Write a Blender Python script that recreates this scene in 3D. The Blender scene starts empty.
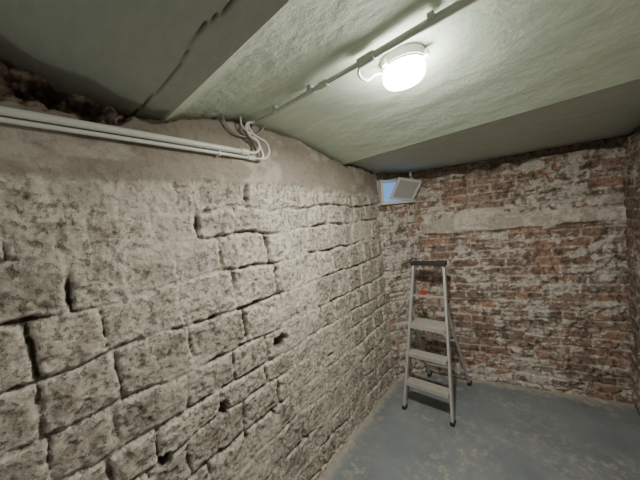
import bpy, bmesh, math
import numpy as np
from mathutils import Vector, Matrix
S=bpy.context.scene
# ------------------------------------------------------------------ noise
def _h(ix,iy,seed):
    n=(ix*374761393+iy*668265263+seed*1442695041)&0xffffffff
    n=((n^(n>>13))*1274126177)&0xffffffff
    n=(n^(n>>16))&0xffff
    return n/65535.0
def vn(x,y,seed=0):
    x=np.asarray(x,float);y=np.asarray(y,float)
    ix=np.floor(x).astype(np.int64);iy=np.floor(y).astype(np.int64)
    fx=x-ix;fy=y-iy;fx=fx*fx*(3-2*fx);fy=fy*fy*(3-2*fy)
    a=_h(ix,iy,seed);b=_h(ix+1,iy,seed);c=_h(ix,iy+1,seed);d=_h(ix+1,iy+1,seed)
    return (a*(1-fx)+b*fx)*(1-fy)+(c*(1-fx)+d*fx)*fy
def fbm(x,y,s,seed=0,o=4,g=.5):
    r=0;a=1;t=0
    for i in range(o):
        r=r+a*vn(x*s*2**i+17.3*i,y*s*2**i+9.1*i,seed+i);t+=a;a*=g
    return r/t
def ss(x,a,b):
    t=np.clip((x-a)/(b-a),0,1);return t*t*(3-2*t)
# ------------------------------------------------------------------ materials
def mat(name,col,rough=.6,metal=0,bump=0,bscale=60,var=.0,emit=None,es=0):
    m=bpy.data.materials.new(name);m.use_nodes=True;nt=m.node_tree;N=nt.nodes
    b=N['Principled BSDF'];b.inputs['Roughness'].default_value=rough;b.inputs['Metallic'].default_value=metal
    b.inputs['Base Color'].default_value=(*col,1)
    tc=N.new('ShaderNodeTexCoord')
    nz=N.new('ShaderNodeTexNoise');nz.inputs['Scale'].default_value=bscale;nz.inputs['Detail'].default_value=5
    nt.links.new(tc.outputs['Object'],nz.inputs['Vector'])
    if var:
        mx=N.new('ShaderNodeMix');mx.data_type='RGBA'
        mx.inputs['A'].default_value=(*[c*(1-var) for c in col],1);mx.inputs['B'].default_value=(*[min(1,c*(1+var)) for c in col],1)
        nt.links.new(nz.outputs['Fac'],mx.inputs['Factor']);nt.links.new(mx.outputs['Result'],b.inputs['Base Color'])
    if bump:
        bp=N.new('ShaderNodeBump');bp.inputs['Distance'].default_value=bump;bp.inputs['Strength'].default_value=1
        nt.links.new(nz.outputs['Fac'],bp.inputs['Height']);nt.links.new(bp.outputs['Normal'],b.inputs['Normal'])
    if emit:
        b.inputs['Emission Color'].default_value=(*emit,1);b.inputs['Emission Strength'].default_value=es
    return m
def masonry_mat(name,rough=.95,fine=.5,bump=.004,spk=90,pit=.5,pth=.56):
    """vertex colour (alpha = surface coarseness) modulated by fine procedural noise and crisp pits"""
    m=bpy.data.materials.new(name);m.use_nodes=True;nt=m.node_tree;N=nt.nodes;L=nt.links
    b=N['Principled BSDF'];b.inputs['Roughness'].default_value=rough
    b.inputs['Specular IOR Level'].default_value=.2
    at=N.new('ShaderNodeAttribute');at.attribute_name='Col'
    tc=N.new('ShaderNodeTexCoord')
    def nz(s,d,r):
        n=N.new('ShaderNodeTexNoise');n.inputs['Scale'].default_value=s;n.inputs['Detail'].default_value=d;n.inputs['Roughness'].default_value=r;L.new(tc.outputs['Object'],n.inputs['Vector']);return n
    def mr(src,a,b_,c,d):
        r=N.new('ShaderNodeMapRange');r.inputs['From Min'].default_value=a;r.inputs['From Max'].default_value=b_;r.inputs['To Min'].default_value=c;r.inputs['To Max'].default_value=d;L.new(src,r.inputs['Value']);return r.outputs['Result']
    def ma(op,x,y):
        k=N.new('ShaderNodeMath');k.operation=op
        for i,v in enumerate((x,y)):
            if isinstance(v,(int,float)):k.inputs[i].default_value=v
            else:L.new(v,k.inputs[i])
        return k.outputs[0]
    n1=nz(spk,8,.7);n2=nz(28,6,.65);n3=nz(38,5,.62)
    r=mr(n1.outputs['Fac'],.36,.62,1-fine,1+fine*.5)
    r2=mr(n2.outputs['Fac'],.36,.56,1-fine*.6,1.08)
    p=mr(n3.outputs['Fac'],pth,pth+.05,0,1)            # crisp pits
    pm=mr(p,0,1,1,1-pit)
    mu=ma('MULTIPLY',ma('MULTIPLY',r,r2),pm)
    fm=N.new('ShaderNodeMix');fm.data_type='FLOAT';fm.inputs['A'].default_value=1.0;L.new(at.outputs['Alpha'],fm.inputs['Factor']);L.new(mu,fm.inputs['B'])
    vm=N.new('ShaderNodeVectorMath');vm.operation='SCALE';L.new(at.outputs['Color'],vm.inputs[0]);L.new(fm.outputs['Result'],vm.inputs['Scale'])
    L.new(vm.outputs['Vector'],b.inputs['Base Color'])
    h=ma('SUBTRACT',ma('ADD',n1.outputs['Fac'],ma('MULTIPLY',n2.outputs['Fac'],.7)),ma('MULTIPLY',p,.7))
    h=ma('MULTIPLY',h,at.outputs['Alpha'])
    bp=N.new('ShaderNodeBump');bp.inputs['Distance'].default_value=bump;L.new(h,bp.inputs['Height']);L.new(bp.outputs['Normal'],b.inputs['Normal'])
    return m
# ------------------------------------------------------------------ mesh helpers
def link(o):S.collection.objects.link(o);return o
def grid_mesh(name,X,Y,Z,col,material,flip=False,alpha=None):
    nr,nc=X.shape
    v=np.stack([X,Y,Z],-1).reshape(-1,3)
    i=np.arange(nr*nc).reshape(nr,nc)
    q=np.stack([i[:-1,:-1],i[:-1,1:],i[1:,1:],i[1:,:-1]],-1).reshape(-1,4)
    if flip:q=q[:,::-1]
    me=bpy.data.meshes.new(name)
    me.vertices.add(len(v));me.vertices.foreach_set('co',v.ravel())
    me.loops.add(q.size);me.loops.foreach_set('vertex_index',q.ravel().astype(np.int32))
    me.polygons.add(len(q));me.polygons.foreach_set('loop_start',np.arange(0,q.size,4,dtype=np.int32))
    try: me.polygons.foreach_set('loop_total',np.full(len(q),4,dtype=np.int32))
    except Exception: pass
    me.update(calc_edges=True);me.validate()
    me.polygons.foreach_set('use_smooth',np.ones(len(q),dtype=bool))
    if col is not None:
        a=me.color_attributes.new('Col','FLOAT_COLOR','POINT')
        al=np.ones(col.shape[:2]) if alpha is None else alpha
        c=np.concatenate([np.clip(col,0,1),al[...,None]],-1)
        a.data.foreach_set('color',c.astype(np.float32).ravel())
    me.materials.append(material)
    return link(bpy.data.objects.new(name,me))
def wall(name,p0,p1,zt,res,fn,material,u0=0.):
    p0=np.array(p0,float);p1=np.array(p1,float);Lw=np.hypot(*(p1-p0));d=(p1-p0)/Lw;n=np.array([d[1],-d[0]])
    us=np.linspace(0,Lw,int(Lw/res)+2);vs=np.linspace(-.03,zt,int(zt/res)+2)
    U,V=np.meshgrid(us,vs)
    disp,col,al=fn(U+u0,V)
    X=p0[0]+d[0]*U+n[0]*disp;Y=p0[1]+d[1]*U+n[1]*disp
    return grid_mesh(name,X,Y,V,col,material,alpha=al)
def empty(name):
    o=bpy.data.objects.new(name,None);o.empty_display_size=.1;return link(o)
def bmobj(name,bm,material,parent=None,smooth=False,bevel=0):
    me=bpy.data.meshes.new(name);bm.normal_update();bm.to_mesh(me);bm.free()
    me.materials.append(material)
    if smooth:
        for p in me.polygons:p.use_smooth=True
    o=link(bpy.data.objects.new(name,me))
    if bevel:
        md=o.modifiers.new('bv','BEVEL');md.width=bevel;md.segments=2;md.limit_method='ANGLE'
    if parent:o.parent=parent
    return o
def box(bm,c,s,R=None):
    M=Matrix.Translation(Vector(c))@(R.to_4x4() if R else Matrix.Identity(4))@Matrix.Diagonal((*s,1))
    bmesh.ops.create_cube(bm,size=1,matrix=M)
def beam(bm,a,b,w,t,side=Vector((1,0,0))):
    a=Vector(a);b=Vector(b);z=(b-a).normalized();x=(side-z*side.dot(z)).normalized();y=z.cross(x)
    R=Matrix((x,y,z)).transposed()
    box(bm,(a+b)/2,(w,t,(b-a).length),R)
def cyl(bm,a,b,r,seg=20,r2=None):
    a=Vector(a);b=Vector(b);q=Vector((0,0,1)).rotation_difference((b-a).normalized())
    M=Matrix.Translation((a+b)/2)@q.to_matrix().to_4x4()
    bmesh.ops.create_cone(bm,cap_ends=True,segments=seg,radius1=r,radius2=r if r2 is None else r2,depth=(b-a).length,matrix=M)
def cable(name,pts,r,material,parent,cyclic=False):
    cu=bpy.data.curves.new(name,'CURVE');cu.dimensions='3D';cu.bevel_depth=r;cu.bevel_resolution=3;cu.resolution_u=12
    sp=cu.splines.new('BEZIER');sp.bezier_points.add(len(pts)-1)
    for p,c in zip(sp.bezier_points,pts):
        p.co=c;p.handle_left_type=p.handle_right_type='AUTO'
    cu.use_fill_caps=True;cu.materials.append(material)
    o=link(bpy.data.objects.new(name,cu));o.parent=parent;return o
# ------------------------------------------------------------------ masonry patterns
def blocks(U,V,hmin,hmax,lmin,lmax,seed,top=2.6,warp=.012,ws=5):
    r=np.random.RandomState(seed)
    u=U+(fbm(U,V,ws,seed+50,3)-.5)*warp*3;v=V+(fbm(U,V,ws,seed+60,3)-.5)*warp*3
    hb=[-.1]
    while hb[-1]<top:hb.append(hb[-1]+r.uniform(hmin,hmax))
    hb=np.array(hb);ci=np.clip(np.searchsorted(hb,v)-1,0,len(hb)-2)
    dv=np.minimum(v-hb[ci],hb[ci+1]-v)
    du=np.full(u.shape,9.);bid=np.zeros(u.shape)
    lo=u.min()-.6;hi=u.max()+.6
    for k in range(len(hb)-1):
        m=ci==k
        j=[lo-r.uniform(0,lmax)]
        while j[-1]<hi+lmax:j.append(j[-1]+r.uniform(lmin,lmax))
        j=np.array(j);rv=r.rand(len(j))
        if m.any():
            i=np.clip(np.searchsorted(j,u[m])-1,0,len(j)-2)
            du[m]=np.minimum(u[m]-j[i],j[i+1]-u[m]);bid[m]=rv[i]
    return np.maximum(dv,0),np.maximum(du,0),bid
def lerp(a,b,t):
    t=t[...,None];return np.array(a)*(1-t)+np.array(b)*t if not isinstance(a,np.ndarray) or a.ndim<3 else a*(1-t)+np.array(b)*t
STB=(.51,.468,.39)
def stone_fn(U,V):  # U == world y, V == z
    dv,du,bid=blocks(U,V,.125,.195,.14,.31,11,warp=.020,ws=4)
    e0=np.minimum(dv,du)
    e=e0+(fbm(U,V,24,5,4,.6)-.5)*.026
    blk=ss(e,.004,.014)
    smear=ss(fbm(U,V,2.6,21,4)+.16*ss(U,.8,.1)-.05*ss(U,.8,1.3),.50,.61)
    blk2=1-(1-blk)*(1-.85*smear)
    lump=fbm(U,V,9,31,5,.6)-.5;fine=fbm(U,V,42,33,4,.7)-.5
    disp=-.015*(1-blk2)+.010*(bid-.5)*blk2*(1-.6*smear)+.016*lump*(.5+.5*blk)+.011*fine+.002*ss(e,.01,.05)*(1-smear)
    pit=ss(fbm(U,V,36,77,4,.6),.58,.65)*(1-.4*smear);disp-=.006*pit
    crack=(1-ss(e,.0,.008))*(.40+.60*ss(fbm(U,V,3.5,91,2),.42,.56))*(1-.88*smear);disp-=.018*crack
    for (a,b,ru,rv) in [(.909,1.003,.050,.042),(.538,.83,.026,.036),(1.9,.5,.02,.02),(.28,.78,.02,.03),(1.35,.72,.03,.012)]:
        h=1-ss(np.hypot((U-a)/ru,(V-b)/rv)+(fbm(U,V,40,3,2)-.5)*.9,.7,1.1)
        disp-=.08*h;crack=np.maximum(crack,h)
    tone=.95+.42*(bid-.5)*(1-.4*smear)+.5*(fbm(U,V,5,41,5,.6)-.5)
    c=lerp(STB,STB,blk*0)*np.clip(tone,.5,1.25)[...,None]
    c=c*(1-.38*pit)[...,None]
    c=lerp(c,(.26,.228,.185),ss(fbm(U,V,11,55,5,.72),.51,.60)*(.42+.20*ss(U,1.2,.2))*blk2)
    c=lerp(c,(.63,.59,.50),np.clip((1-ss(e,.008,.034))*.78*(1-crack),0,1))
    sw=ss(fbm(U*.5,V+.15*np.sin(U*2.3),5,305,5,.62),.52,.59)*smear
    c=lerp(c,(.52,.48,.405),sw*.6);disp=disp+.005*sw
    wash=ss(fbm(U,V,10,205,5,.72),.51,.59);c=lerp(c,(.655,.615,.52),wash*.36*(.4+.6*ss(U,.2,.9)))
    c=lerp(c,(.05,.042,.034),crack*.88)
    al=1-.45*sw
    lim=1.905+(fbm(U,V*0,5,8,3)-.5)*.05-.03*ss(U,.8,2.0)
    st=ss(V-lim,-.012,.02)
    sd=.010+.012*(fbm(U,V,6,61,3)-.5)+.002*fine
    disp=disp*(1-st)+sd*st
    sc=lerp((.275,.24,.195),(.35,.31,.258),fbm(U,V,7,63,5,.6))*(.85+.3*fbm(U,V,3,64,2))[...,None]
    sc=lerp(sc,(.53,.49,.415),ss(fbm(U*.6,V,7,65,5,.6)+.07*ss(U,.7,1.6),.55,.68)*.55)
    c=c*(1-st[...,None])+sc*st[...,None]
    al=al*(1-st)+.30*st
    rub=ss(V-(2.120+(fbm(U,V*0,14,71,3)-.5)*.09+.05*ss(U,.25,.5)),-.01,.012)*(1-ss(U,.40,.47))
    rk=fbm(U,V,15,72,5,.6)
    disp=disp*(1-rub)+rub*(-.07+.22*(rk-.5))
    rc=lerp((.10,.073,.053),(.44,.35,.27),ss(rk,.45,.60))
    c=c*(1-.95*rub[...,None])+rc*(.95*rub[...,None]);al=np.maximum(al,rub)
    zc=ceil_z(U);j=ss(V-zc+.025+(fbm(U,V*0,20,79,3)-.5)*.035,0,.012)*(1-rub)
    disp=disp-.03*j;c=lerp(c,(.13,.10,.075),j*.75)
    return disp,c,al
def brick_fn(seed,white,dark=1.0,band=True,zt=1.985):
    def fn(U,V):
        dv,du,bid=blocks(U,V,.070,.080,.17,.25,seed,warp=.006,ws=7)
        e=np.minimum(dv,du)+(fbm(U,V,40,5+seed,3)-.5)*.012
        b=ss(e,.003,.012)
        worn=ss(fbm(U,V,5,seed+3,4),.45,.62)
        lump=fbm(U,V,14,seed+7,4)-.5
        big=fbm(U*.8,V,1.7,seed+88,3)-.5
        disp=-.009*(1-b)*(1-.5*worn)+.012*(bid-.5)*b+.022*lump-.012*ss(fbm(U,V,18,seed+9,4),.58,.7)
        c=lerp((.41,.255,.185),(.29,.205,.155),bid)*(.75+.6*fbm(U,V,12,seed+2,3))[...,None]
        c=lerp(c,(.22,.17,.135),ss(fbm(U,V,4,seed+31,4)-.1*big,.48,.62)*.6)
        c=lerp(c,(.54,.49,.41),(1-b)*.75)
        w=ss(fbm(U*.75,V*1.5,10,seed+17,5,.72)+white+.10*(1-b)+.06*(bid-.5)+.35*big-.02*ss(U,.6,1.4)*band,.495,.55)
        c=lerp(c,(.68,.645,.57),w*.84)
        haze=ss(fbm(U,V,5,seed+77,4,.6),.45,.65);c=lerp(c,(.50,.45,.385),haze*.25)
        disp+=.005*w
        g=ss(fbm(U,V,26,seed+19,4,.6),.58,.66);c=lerp(c,(.085,.068,.055),g*.6)
        al=np.ones(U.shape)
        if band:
            wb=(fbm(U,V,6,seed+23,4)-.5)*.045
            m=ss(V+wb,1.44,1.455)*(1-ss(V+wb,1.635,1.65))*ss(U+wb,.06,.09)
            k=1-ss(fbm(U*.8,V*1.4,8,seed+29,4,.6)+.03*ss(U,.5,1.4),.55,.60)*ss(V,1.50,1.59)
            m=m*k
            disp=disp*(1-m)+m*(.014+.008*lump)
            bc=lerp((.69,.64,.555),(.49,.44,.37),ss(fbm(U,V,10,seed+91,5,.7),.44,.60))
            c=c*(1-.94*m[...,None])+bc*(.94*m[...,None]);al=1-.35*m
            l=(1-ss(np.abs(V+wb-1.435),.003,.012))*ss(U,.06,.09)*ss(fbm(U,V*0,5,seed+95,3),.3,.5);disp-=.012*l;c=lerp(c,(.10,.075,.06),l*.7)
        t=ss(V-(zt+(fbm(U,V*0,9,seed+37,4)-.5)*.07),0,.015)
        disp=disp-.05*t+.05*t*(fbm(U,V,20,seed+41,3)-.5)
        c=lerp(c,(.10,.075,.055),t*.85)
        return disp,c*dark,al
    return fn
# ------------------------------------------------------------------ room dims
XR=1.67;YN=-.95
Y1=.454;Z1=2.16;Y2=1.77;Z2=2.12
def ceil_z(y):
    ys=np.array([-1.2,-.6,-.2,.05,.20,.36,.454,.52,.61,.70,.80,.90,1.0,1.185,1.33,1.47,1.62,1.77,1.79,1.83,2.3,3.1])
    zs=np.array([2.24,2.30,2.30,2.25,2.20,2.165,2.16,2.192,2.219,2.238,2.251,2.257,2.256,2.240,2.218,2.19,2.157,2.12,2.122,2.14,2.105,2.06])
    return np.interp(y,ys,zs)
stone_m=masonry_mat('rough_stone',fine=.34,bump=.0042,spk=90,pit=.38,pth=.55)
brick_m=masonry_mat('old_brick',fine=.34,bump=.0035,spk=90,pit=.35,pth=.57)
wall('wall_left',(0,YN),(0,2.29),2.36,.0055,stone_fn,stone_m,u0=YN)
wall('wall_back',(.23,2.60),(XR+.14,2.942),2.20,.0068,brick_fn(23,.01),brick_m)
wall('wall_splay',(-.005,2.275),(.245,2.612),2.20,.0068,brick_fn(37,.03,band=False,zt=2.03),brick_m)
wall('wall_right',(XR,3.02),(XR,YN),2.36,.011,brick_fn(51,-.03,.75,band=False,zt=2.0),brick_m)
# ------------------------------------------------------------------ ceiling
def ceil_mat():
    m=bpy.data.materials.new('painted_concrete_ceiling');m.use_nodes=True;nt=m.node_tree;N=nt.nodes;L=nt.links
    b=N['Principled BSDF'];b.inputs['Roughness'].default_value=.75
    at=N.new('ShaderNodeAttribute');at.attribute_name='Col'
    tc=N.new('ShaderNodeTexCoord')
    mp=N.new('ShaderNodeMapping');mp.inputs['Scale'].default_value=(4,12,6);L.new(tc.outputs['Object'],mp.inputs['Vector'])
    n1=N.new('ShaderNodeTexNoise');n1.inputs['Scale'].default_value=3.0;n1.inputs['Detail'].default_value=8;n1.inputs['Roughness'].default_value=.68;L.new(mp.outputs[0],n1.inputs['Vector'])
    n2=N.new('ShaderNodeTexNoise');n2.inputs['Scale'].default_value=60;n2.inputs['Detail'].default_value=7;n2.inputs['Roughness'].default_value=.65;L.new(tc.outputs['Object'],n2.inputs['Vector'])
    r=N.new('ShaderNodeMapRange');r.inputs['From Min'].default_value=.3;r.inputs['From Max'].default_value=.65;r.inputs['To Min'].default_value=.88;r.inputs['To Max'].default_value=1.04;L.new(n1.outputs['Fac'],r.inputs['Value'])
    vm=N.new('ShaderNodeVectorMath');vm.operation='SCALE';L.new(at.outputs['Color'],vm.inputs[0]);L.new(r.outputs['Result'],vm.inputs['Scale']);L.new(vm.outputs['Vector'],b.inputs['Base Color'])
    mr=N.new('ShaderNodeMath');mr.operation='MULTIPLY';L.new(n2.outputs['Fac'],mr.inputs[0]);L.new(at.outputs['Alpha'],mr.inputs[1])
    ad=N.new('ShaderNodeMath');ad.operation='MULTIPLY_ADD';ad.inputs[1].default_value=.6;L.new(n1.outputs['Fac'],ad.inputs[0]);L.new(mr.outputs[0],ad.inputs[2])
    bp=N.new('ShaderNodeBump');bp.inputs['Distance'].default_value=.0038;L.new(ad.outputs[0],bp.inputs['Height']);L.new(bp.outputs['Normal'],b.inputs['Normal'])
    return m
cm=ceil_mat()
def ceil_bay(name,y0,y1,base,parent,rough=1.,edge0=False):
    xs=np.linspace(-.2,XR+.2,260);ys=np.linspace(y0,y1,max(12,int((y1-y0)/.007)))
    X,Y=np.meshgrid(xs,ys);Z=ceil_z(Y)
    Z=Z+rough*.012*(fbm(X,Y*2,3,101,4)-.5)*ss(np.minimum(Y-y0,y1-Y),0,.05)
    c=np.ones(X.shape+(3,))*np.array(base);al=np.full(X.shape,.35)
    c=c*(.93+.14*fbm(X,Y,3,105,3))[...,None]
    if edge0:
        rg=1-ss(Y-y0+(fbm(X,Y,8,117,3)-.5)*.2,.20,.42)
        Z=Z+.010*rg*(fbm(X,Y,30,113,4,.65)-.5)*ss(Y-y0,0,.02);al=.8+.9*rg
        w=ss(.07-(Y-y0)+(fbm(X,Y,25,107,3)-.5)*.05,0,.02);c=lerp(c,(.80,.86,.76),w*.6)
    if name=='bay_near':
        yc=.362+(fbm(X,Y*0,6,109,4)-.5)*.03
        k=(1-ss(np.abs(Y-yc),.0005,.005))*(.6+.4*ss(fbm(X,Y*0,9,119,3),.35,.6));Z=Z+.012*k;c=lerp(c,(.05,.05,.04),k*.9)
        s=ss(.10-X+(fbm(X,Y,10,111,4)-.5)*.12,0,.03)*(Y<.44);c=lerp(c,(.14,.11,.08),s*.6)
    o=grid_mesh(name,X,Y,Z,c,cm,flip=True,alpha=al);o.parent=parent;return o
ce=empty('ceiling')
ceil_bay('bay_near',YN-.05,Y1,(.37,.425,.35),ce,.6)  # same ceiling paint, base darkened: shade behind the beam put into the colour
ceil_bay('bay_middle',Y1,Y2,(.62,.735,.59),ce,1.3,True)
ceil_bay('bay_far',Y2,3.06,(.46,.50,.43),ce,.8)  # base also darkened: shade past the second cusp painted into the colour
# ------------------------------------------------------------------ floor
def floor_mat():
    m=bpy.data.materials.new('painted_concrete_floor');m.use_nodes=True;nt=m.node_tree;N=nt.nodes;L=nt.links
    b=N['Principled BSDF'];b.inputs['Roughness'].default_value=.6
    tc=N.new('ShaderNodeTexCoord');at=N.new('ShaderNodeAttribute');at.attribute_name='Col'
    def nz(s,d,rg=.6):
        n=N.new('ShaderNodeTexNoise');n.inputs['Scale'].default_value=s;n.inputs['Detail'].default_value=d;n.inputs['Roughness'].default_value=rg;L.new(tc.outputs['Object'],n.inputs['Vector']);return n
    a=nz(3,6);f=nz(16,9,.78);g=nz(2.2,3)
    r=N.new('ShaderNodeValToRGB');r.color_ramp.elements[0].position=.35;r.color_ramp.elements[0].color=(.175,.198,.21,1);r.color_ramp.elements[1].position=.7;r.color_ramp.elements[1].color=(.25,.275,.285,1);L.new(a.outputs['Fac'],r.inputs['Fac'])
    s=N.new('ShaderNodeMapRange');s.inputs['From Min'].default_value=.50;s.inputs['From Max'].default_value=.60;L.new(f.outputs['Fac'],s.inputs['Value'])
    t=N.new('ShaderNodeMapRange');t.inputs['From Min'].default_value=.42;t.inputs['From Max'].default_value=.60;L.new(g.outputs['Fac'],t.inputs['Value'])
    mu=N.new('ShaderNodeMath');mu.operation='MULTIPLY';L.new(s.outputs[0],mu.inputs[0]);L.new(t.outputs[0],mu.inputs[1])
    mu2=N.new('ShaderNodeMath');mu2.operation='MULTIPLY_ADD';mu2.use_clamp=True;mu2.inputs[1].default_value=.7;L.new(mu.outputs[0],mu2.inputs[0]);L.new(at.outputs['Fac'],mu2.inputs[2])
    mx=N.new('ShaderNodeMix');mx.data_type='RGBA';mx.inputs['B'].default_value=(.44,.40,.325,1);L.new(mu2.outputs[0],mx.inputs['Factor']);L.new(r.outputs['Color'],mx.inputs['A']);L.new(mx.outputs['Result'],b.inputs['Base Color'])
    bp=N.new('ShaderNodeBump');bp.inputs['Distance'].default_value=.003;L.new(f.outputs['Fac'],bp.inputs['Height']);L.new(bp.outputs['Normal'],b.inputs['Normal'])
    return m
xs=np.linspace(-.2,XR+.2,200);ys=np.linspace(YN-.1,3.08,400);X,Y=np.meshgrid(xs,ys)
# dusty skirt of mortar debris along the foot of the walls
yb=2.60+(X-.23)*.2153
dist=np.minimum(np.minimum(X,yb-Y),(X*.812-(Y-2.28)*.584))
dn=dist+(fbm(X,Y,9,13,5,.65)-.5)*.14
dirt=(1-ss(dn,.015,.075))
Z=.004*(fbm(X,Y,4,5,3)-.5)-.002+dirt*.012*fbm(X,Y,35,19,3)
D=(dirt*.75*(.5+.7*fbm(X,Y,25,15,3)))
fl=grid_mesh('floor',X,Y,Z,np.repeat(D[...,None],3,-1),floor_mat())
# ------------------------------------------------------------------ lamp
white=mat('white_plastic',(.72,.72,.67),.4,var=.06,bscale=20)
glass=mat('frosted_glass_lit',(.9,.9,.85),.4,emit=(1,.965,.885),es=92)
lx,ly=.80,1.03;lz=float(ceil_z(ly))
lamp=empty('ceiling_bulkhead_lamp')
SX,SY=1.04,.90
def ring(bm,prof,rib,n=96):
    rings=[]
    for r_,z_ in prof:
        rings.append([bm.verts.new((lx+SX*r_*math.cos(t)*(1+rib*math.cos(24*t)),ly+SY*r_*math.sin(t)*(1+rib*math.cos(24*t)),lz+z_)) for t in np.linspace(0,2*math.pi,n,endpoint=False)])
    for a,b in zip(rings,rings[1:]):
        for i in range(n):bm.faces.new((a[i],b[i],b[(i+1)%n],a[(i+1)%n]))
bm=bmesh.new();ring(bm,[(.080,.012),(.080,-.020),(.078,-.026),(.074,-.028),(.074,-.034),(.05,-.034)],0)
for a in (0,2.1,4.2):box(bm,(lx+.083*SX*math.cos(a),ly+.083*SY*math.sin(a),lz-.022),(.018,.018,.02),Matrix.Rotation(a,3,'Z'))
bmobj('base',bm,white,lamp)
bm=bmesh.new()
ring(bm,[(.073,-.034),(.0755,-.046),(.0755,-.064),(.072,-.078),(.063,-.089),(.045,-.096),(.022,-.099),(0.0005,-.100)],.012)
bmobj('glass_dome',bm,glass,lamp,smooth=True)
ad=bpy.data.lights.new('lamp_glow','AREA');ad.shape='DISK';ad.size=.11;ad.energy=22;ad.color=(1,.965,.885)
ao=link(bpy.data.objects.new('lamp_glow',ad));ao.location=(lx,ly,lz-.104);ao.parent=lamp
# ------------------------------------------------------------------ ceiling conduit
cond=mat('painted_conduit',(.50,.54,.47),.5,var=.08,bscale=30)
cd=empty('ceiling_conduit');yc=.885;zc=2.228
bm=bmesh.new()
cyl(bm,(.03,yc,zc),(.72,yc,zc),.0095,20);cyl(bm,(.71,yc,zc),(XR,yc-.01,zc),.0135,24)
cyl(bm,(.69,yc,zc),(.755,yc,zc),.018,24);cyl(bm,(.50,yc,zc),(.54,yc,zc),.014,24)
bmobj('tube',bm,cond,cd,smooth=False)
bm=bmesh.new()
for x_ in (.22,.45,.95,1.25,1.5):box(bm,(x_,yc,zc+.008),(.022,.036,.03))
bmobj('clips',bm,cond,cd,bevel=.004)
cable('lamp_cable',[(.70,yc,zc-.002),(.675,yc+.02,zc-.02),(.68,yc+.07,zc-.03),(.70,ly-.04,lz-.03),(.730,ly-.01,lz-.02)],.006,white,cd)
# ------------------------------------------------------------------ wall conduits
wp=mat('white_conduit',(.66,.69,.62),.35,var=.05,bscale=20)
wc=empty('wall_conduit')
bm=bmesh.new()
cyl(bm,(.05,YN+.02,2.062),(.05,.80,2.062),.0125,24)
cyl(bm,(.034,YN+.02,2.042),(.034,.84,2.042),.008,24)
cyl(bm,(.05,.77,2.062),(.05,.815,2.062),.016,24);cyl(bm,(.034,.82,2.042),(.034,.86,2.042),.012,24)
bmobj('tubes',bm,wp,wc)
bm=bmesh.new()
for y_ in (-.5,.66):box(bm,(.026,y_,2.052),(.04,.012,.046))
bmobj('clips',bm,wp,wc,bevel=.004)
cw=mat('white_cable',(.74,.74,.68),.4,var=.05)
cg=mat('grey_cable',(.30,.30,.27),.5,var=.05)
cb=empty('loose_cables')
cable('cable_1',[(.036,.855,2.04),(.05,.90,2.045),(.045,.90,2.10),(.05,.86,2.16),(.045,.84,2.215),(.05,.885,2.232)],.007,cw,cb)
cable('cable_2',[(.05,.81,2.062),(.065,.86,2.07),(.065,.875,2.12),(.06,.83,2.15),(.055,.82,2.20),(.05,.88,2.236)],.007,cw,cb)
cable('cable_3',[(.036,.845,2.04),(.07,.92,2.05),(.07,.93,2.12),(.06,.88,2.15),(.05,.80,2.19),(.04,.80,2.245)],.005,cw,cb)
cable('cable_4',[(.03,.70,2.24),(.03,.72,2.19),(.035,.78,2.15),(.04,.86,2.16),(.03,.93,2.20),(.03,.96,2.235)],.005,cg,cb)
# ------------------------------------------------------------------ window (hopper) in splay
wd=empty('window_1')
ux=Vector((.584,.812,0));nn=Vector((.812,-.584,0));uz=Vector((0,0,1));O=Vector((0,2.28,0))
def P(s,z,d):return O+ux*s+nn*d+uz*z
R=Matrix((ux,nn,uz)).transposed()
z0,z1,s0,s1=1.79,2.0,.04,.37
bm=bmesh.new()
for z_ in (z0,z1):box(bm,P((s0+s1)/2,z_,.02),(s1-s0+.03,.06,.025),R)
for s_ in (s0,s1):box(bm,P(s_,(z0+z1)/2,.02),(.025,.06,z1-z0),R)
bmobj('frame',bm,white,wd,bevel=.002)
pane=mat('window_glass',(.10,.16,.24),.1,emit=(.16,.36,.75),es=1.0)  # blue daylight behind the window put into the pane as emission
bm=bmesh.new();box(bm,P((s0+s1)/2,(z0+z1)/2,.01),(s1-s0,.006,z1-z0),R);bmobj('glass',bm,pane,wd)
# bottom-hung sash tilted down into the room
T=Matrix.Rotation(math.radians(8),3,'Z')@R@Matrix.Rotation(math.radians(8),3,'Y')@Matrix.Rotation(math.radians(-36),3,'X')
xl=T@Vector((1,0,0));up=T@Vector((0,0,1));W=.27;Lf=.215
if up.z<0:up=-up
fc=P(.225,z0+.02,.06)+up*Lf/2
bm=bmesh.new()
for k in (-1,1):
    box(bm,fc+xl*k*(W/2-.010),(.022,.020,Lf),T)
    box(bm,fc+up*k*(Lf/2-.010),(W,.020,.022),T)
bmobj('sash',bm,white,wd,bevel=.002)
fg=mat('frosted_pane',(.44,.46,.45),.25,var=.1)
bm=bmesh.new();box(bm,fc,(W-.03,.006,Lf-.03),T);bmobj('sash_pane',bm,fg,wd)
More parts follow.
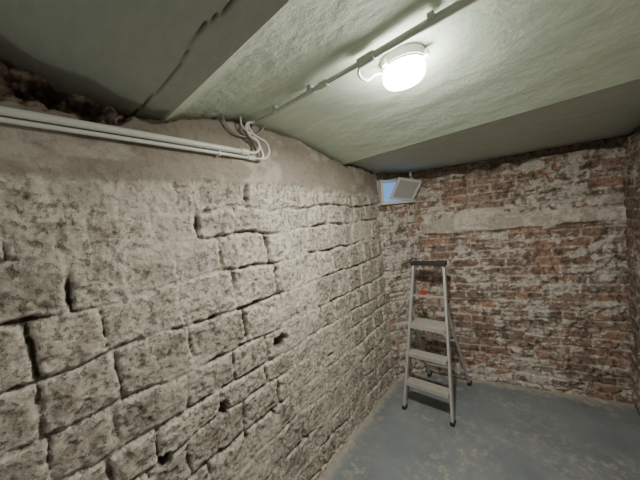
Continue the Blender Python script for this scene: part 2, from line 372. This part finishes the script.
# ------------------------------------------------------------------ step ladder
alu=mat('aluminium',(.55,.55,.53),.38,metal=.5,var=.15,bscale=25)
blk=mat('black_plastic',(.03,.03,.032),.5,var=.2)
red=mat('red_plastic',(.45,.04,.03),.4,var=.1)
tread=mat('worn_tread',(.45,.43,.385),.6,metal=.2,var=.35,bscale=40)
ld=empty('step_ladder')
FL=Vector((.225,1.985,0));FR=Vector((.60,2.005,0));TL=Vector((.278,2.345,1.19));TR=Vector((.535,2.36,1.19))
bm=bmesh.new()
for a,b in ((FL,TL),(FR,TR)):beam(bm,a+Vector((0,0,.012)),b,.020,.045)
def onrail(a,b,z):t=z/b.z;return a+(b-a)*t
RL=Vector((.265,2.545,.012));RR=Vector((.615,2.585,.012))
HL=onrail(FL,TL,.80)+Vector((.0,.03,0));HR=onrail(FR,TR,.80)+Vector((0,.03,0))
for a,b in ((RL,HL),(RR,HR)):beam(bm,a,b,.02,.028)
beam(bm,RL.lerp(HL,.18),RR.lerp(HR,.18),.02,.012,Vector((0,0,1)))
beam(bm,RL.lerp(HL,.62),RR.lerp(HR,.62),.02,.012,Vector((0,0,1)))
bmobj('frame',bm,alu,ld,bevel=.003)
bm=bmesh.new()
for z_,dp in ((.22,.085),(.45,.085),(.68,.18)):
    a=onrail(FL,TL,z_);b=onrail(FR,TR,z_);c=(a+b)/2
    wdt=(b-a).length-.02
    box(bm,c+Vector((0,dp/2-.045,0)),(wdt,dp,.008))
    box(bm,c+Vector((0,-.045,-.012)),(wdt,.006,.03));box(bm,c+Vector((0,dp-.045,-.012)),(wdt,.006,.03))
    for k in range(6):box(bm,c+Vector((0,-.035+dp*(k+.3)/6.5,.0055)),(wdt-.01,.004,.003))
bmobj('treads',bm,tread,ld)
bm=bmesh.new();c=(TL+TR)/2
box(bm,c+Vector((0,.0,.012)),(.30,.075,.034));box(bm,c+Vector((0,.05,.002)),(.24,.08,.012))
for p in (FL,FR,RL,RR):box(bm,Vector((p.x,p.y,.014)),(.032,.058,.028))
bmobj('tool_tray_and_feet',bm,blk,ld,bevel=.005)
bm=bmesh.new();a=onrail(FL,TL,.92);b=onrail(FR,TR,.92)
beam(bm,a.lerp(b,.35)+Vector((0,.01,0)),a.lerp(b,.35)+Vector((0,.01,.05)),.035,.012);bmobj('red_latch',bm,red,ld,bevel=.003)
bm=bmesh.new();beam(bm,a,b,.018,.012,Vector((0,0,1)))
bmobj('rail',bm,alu,ld,bevel=.002)
# ------------------------------------------------------------------ world + camera
w=bpy.data.worlds.new('w');S.world=w;w.use_nodes=True
bg=w.node_tree.nodes['Background'];bg.inputs['Color'].default_value=(1,.98,.93,1);bg.inputs['Strength'].default_value=.45  # soft fill added, entering through the open front end of the room
f,yaw,pit,rol=254.8,-.7053,-.0574,-.1096
fw=Vector((math.sin(yaw)*math.cos(pit),math.cos(yaw)*math.cos(pit),math.sin(pit)))
r0=Vector((math.cos(yaw),-math.sin(yaw),0));u0=r0.cross(fw)
r=math.cos(rol)*r0+math.sin(rol)*u0;u=-math.sin(rol)*r0+math.cos(rol)*u0
cam=bpy.data.cameras.new('camera');co=link(bpy.data.objects.new('camera',cam))
M=Matrix((r,u,-fw)).transposed().to_4x4();M.translation=Vector((1.162,0,1.65));co.matrix_world=M
cam.sensor_width=36;cam.lens=f/640*36;cam.clip_start=.02
S.camera=co
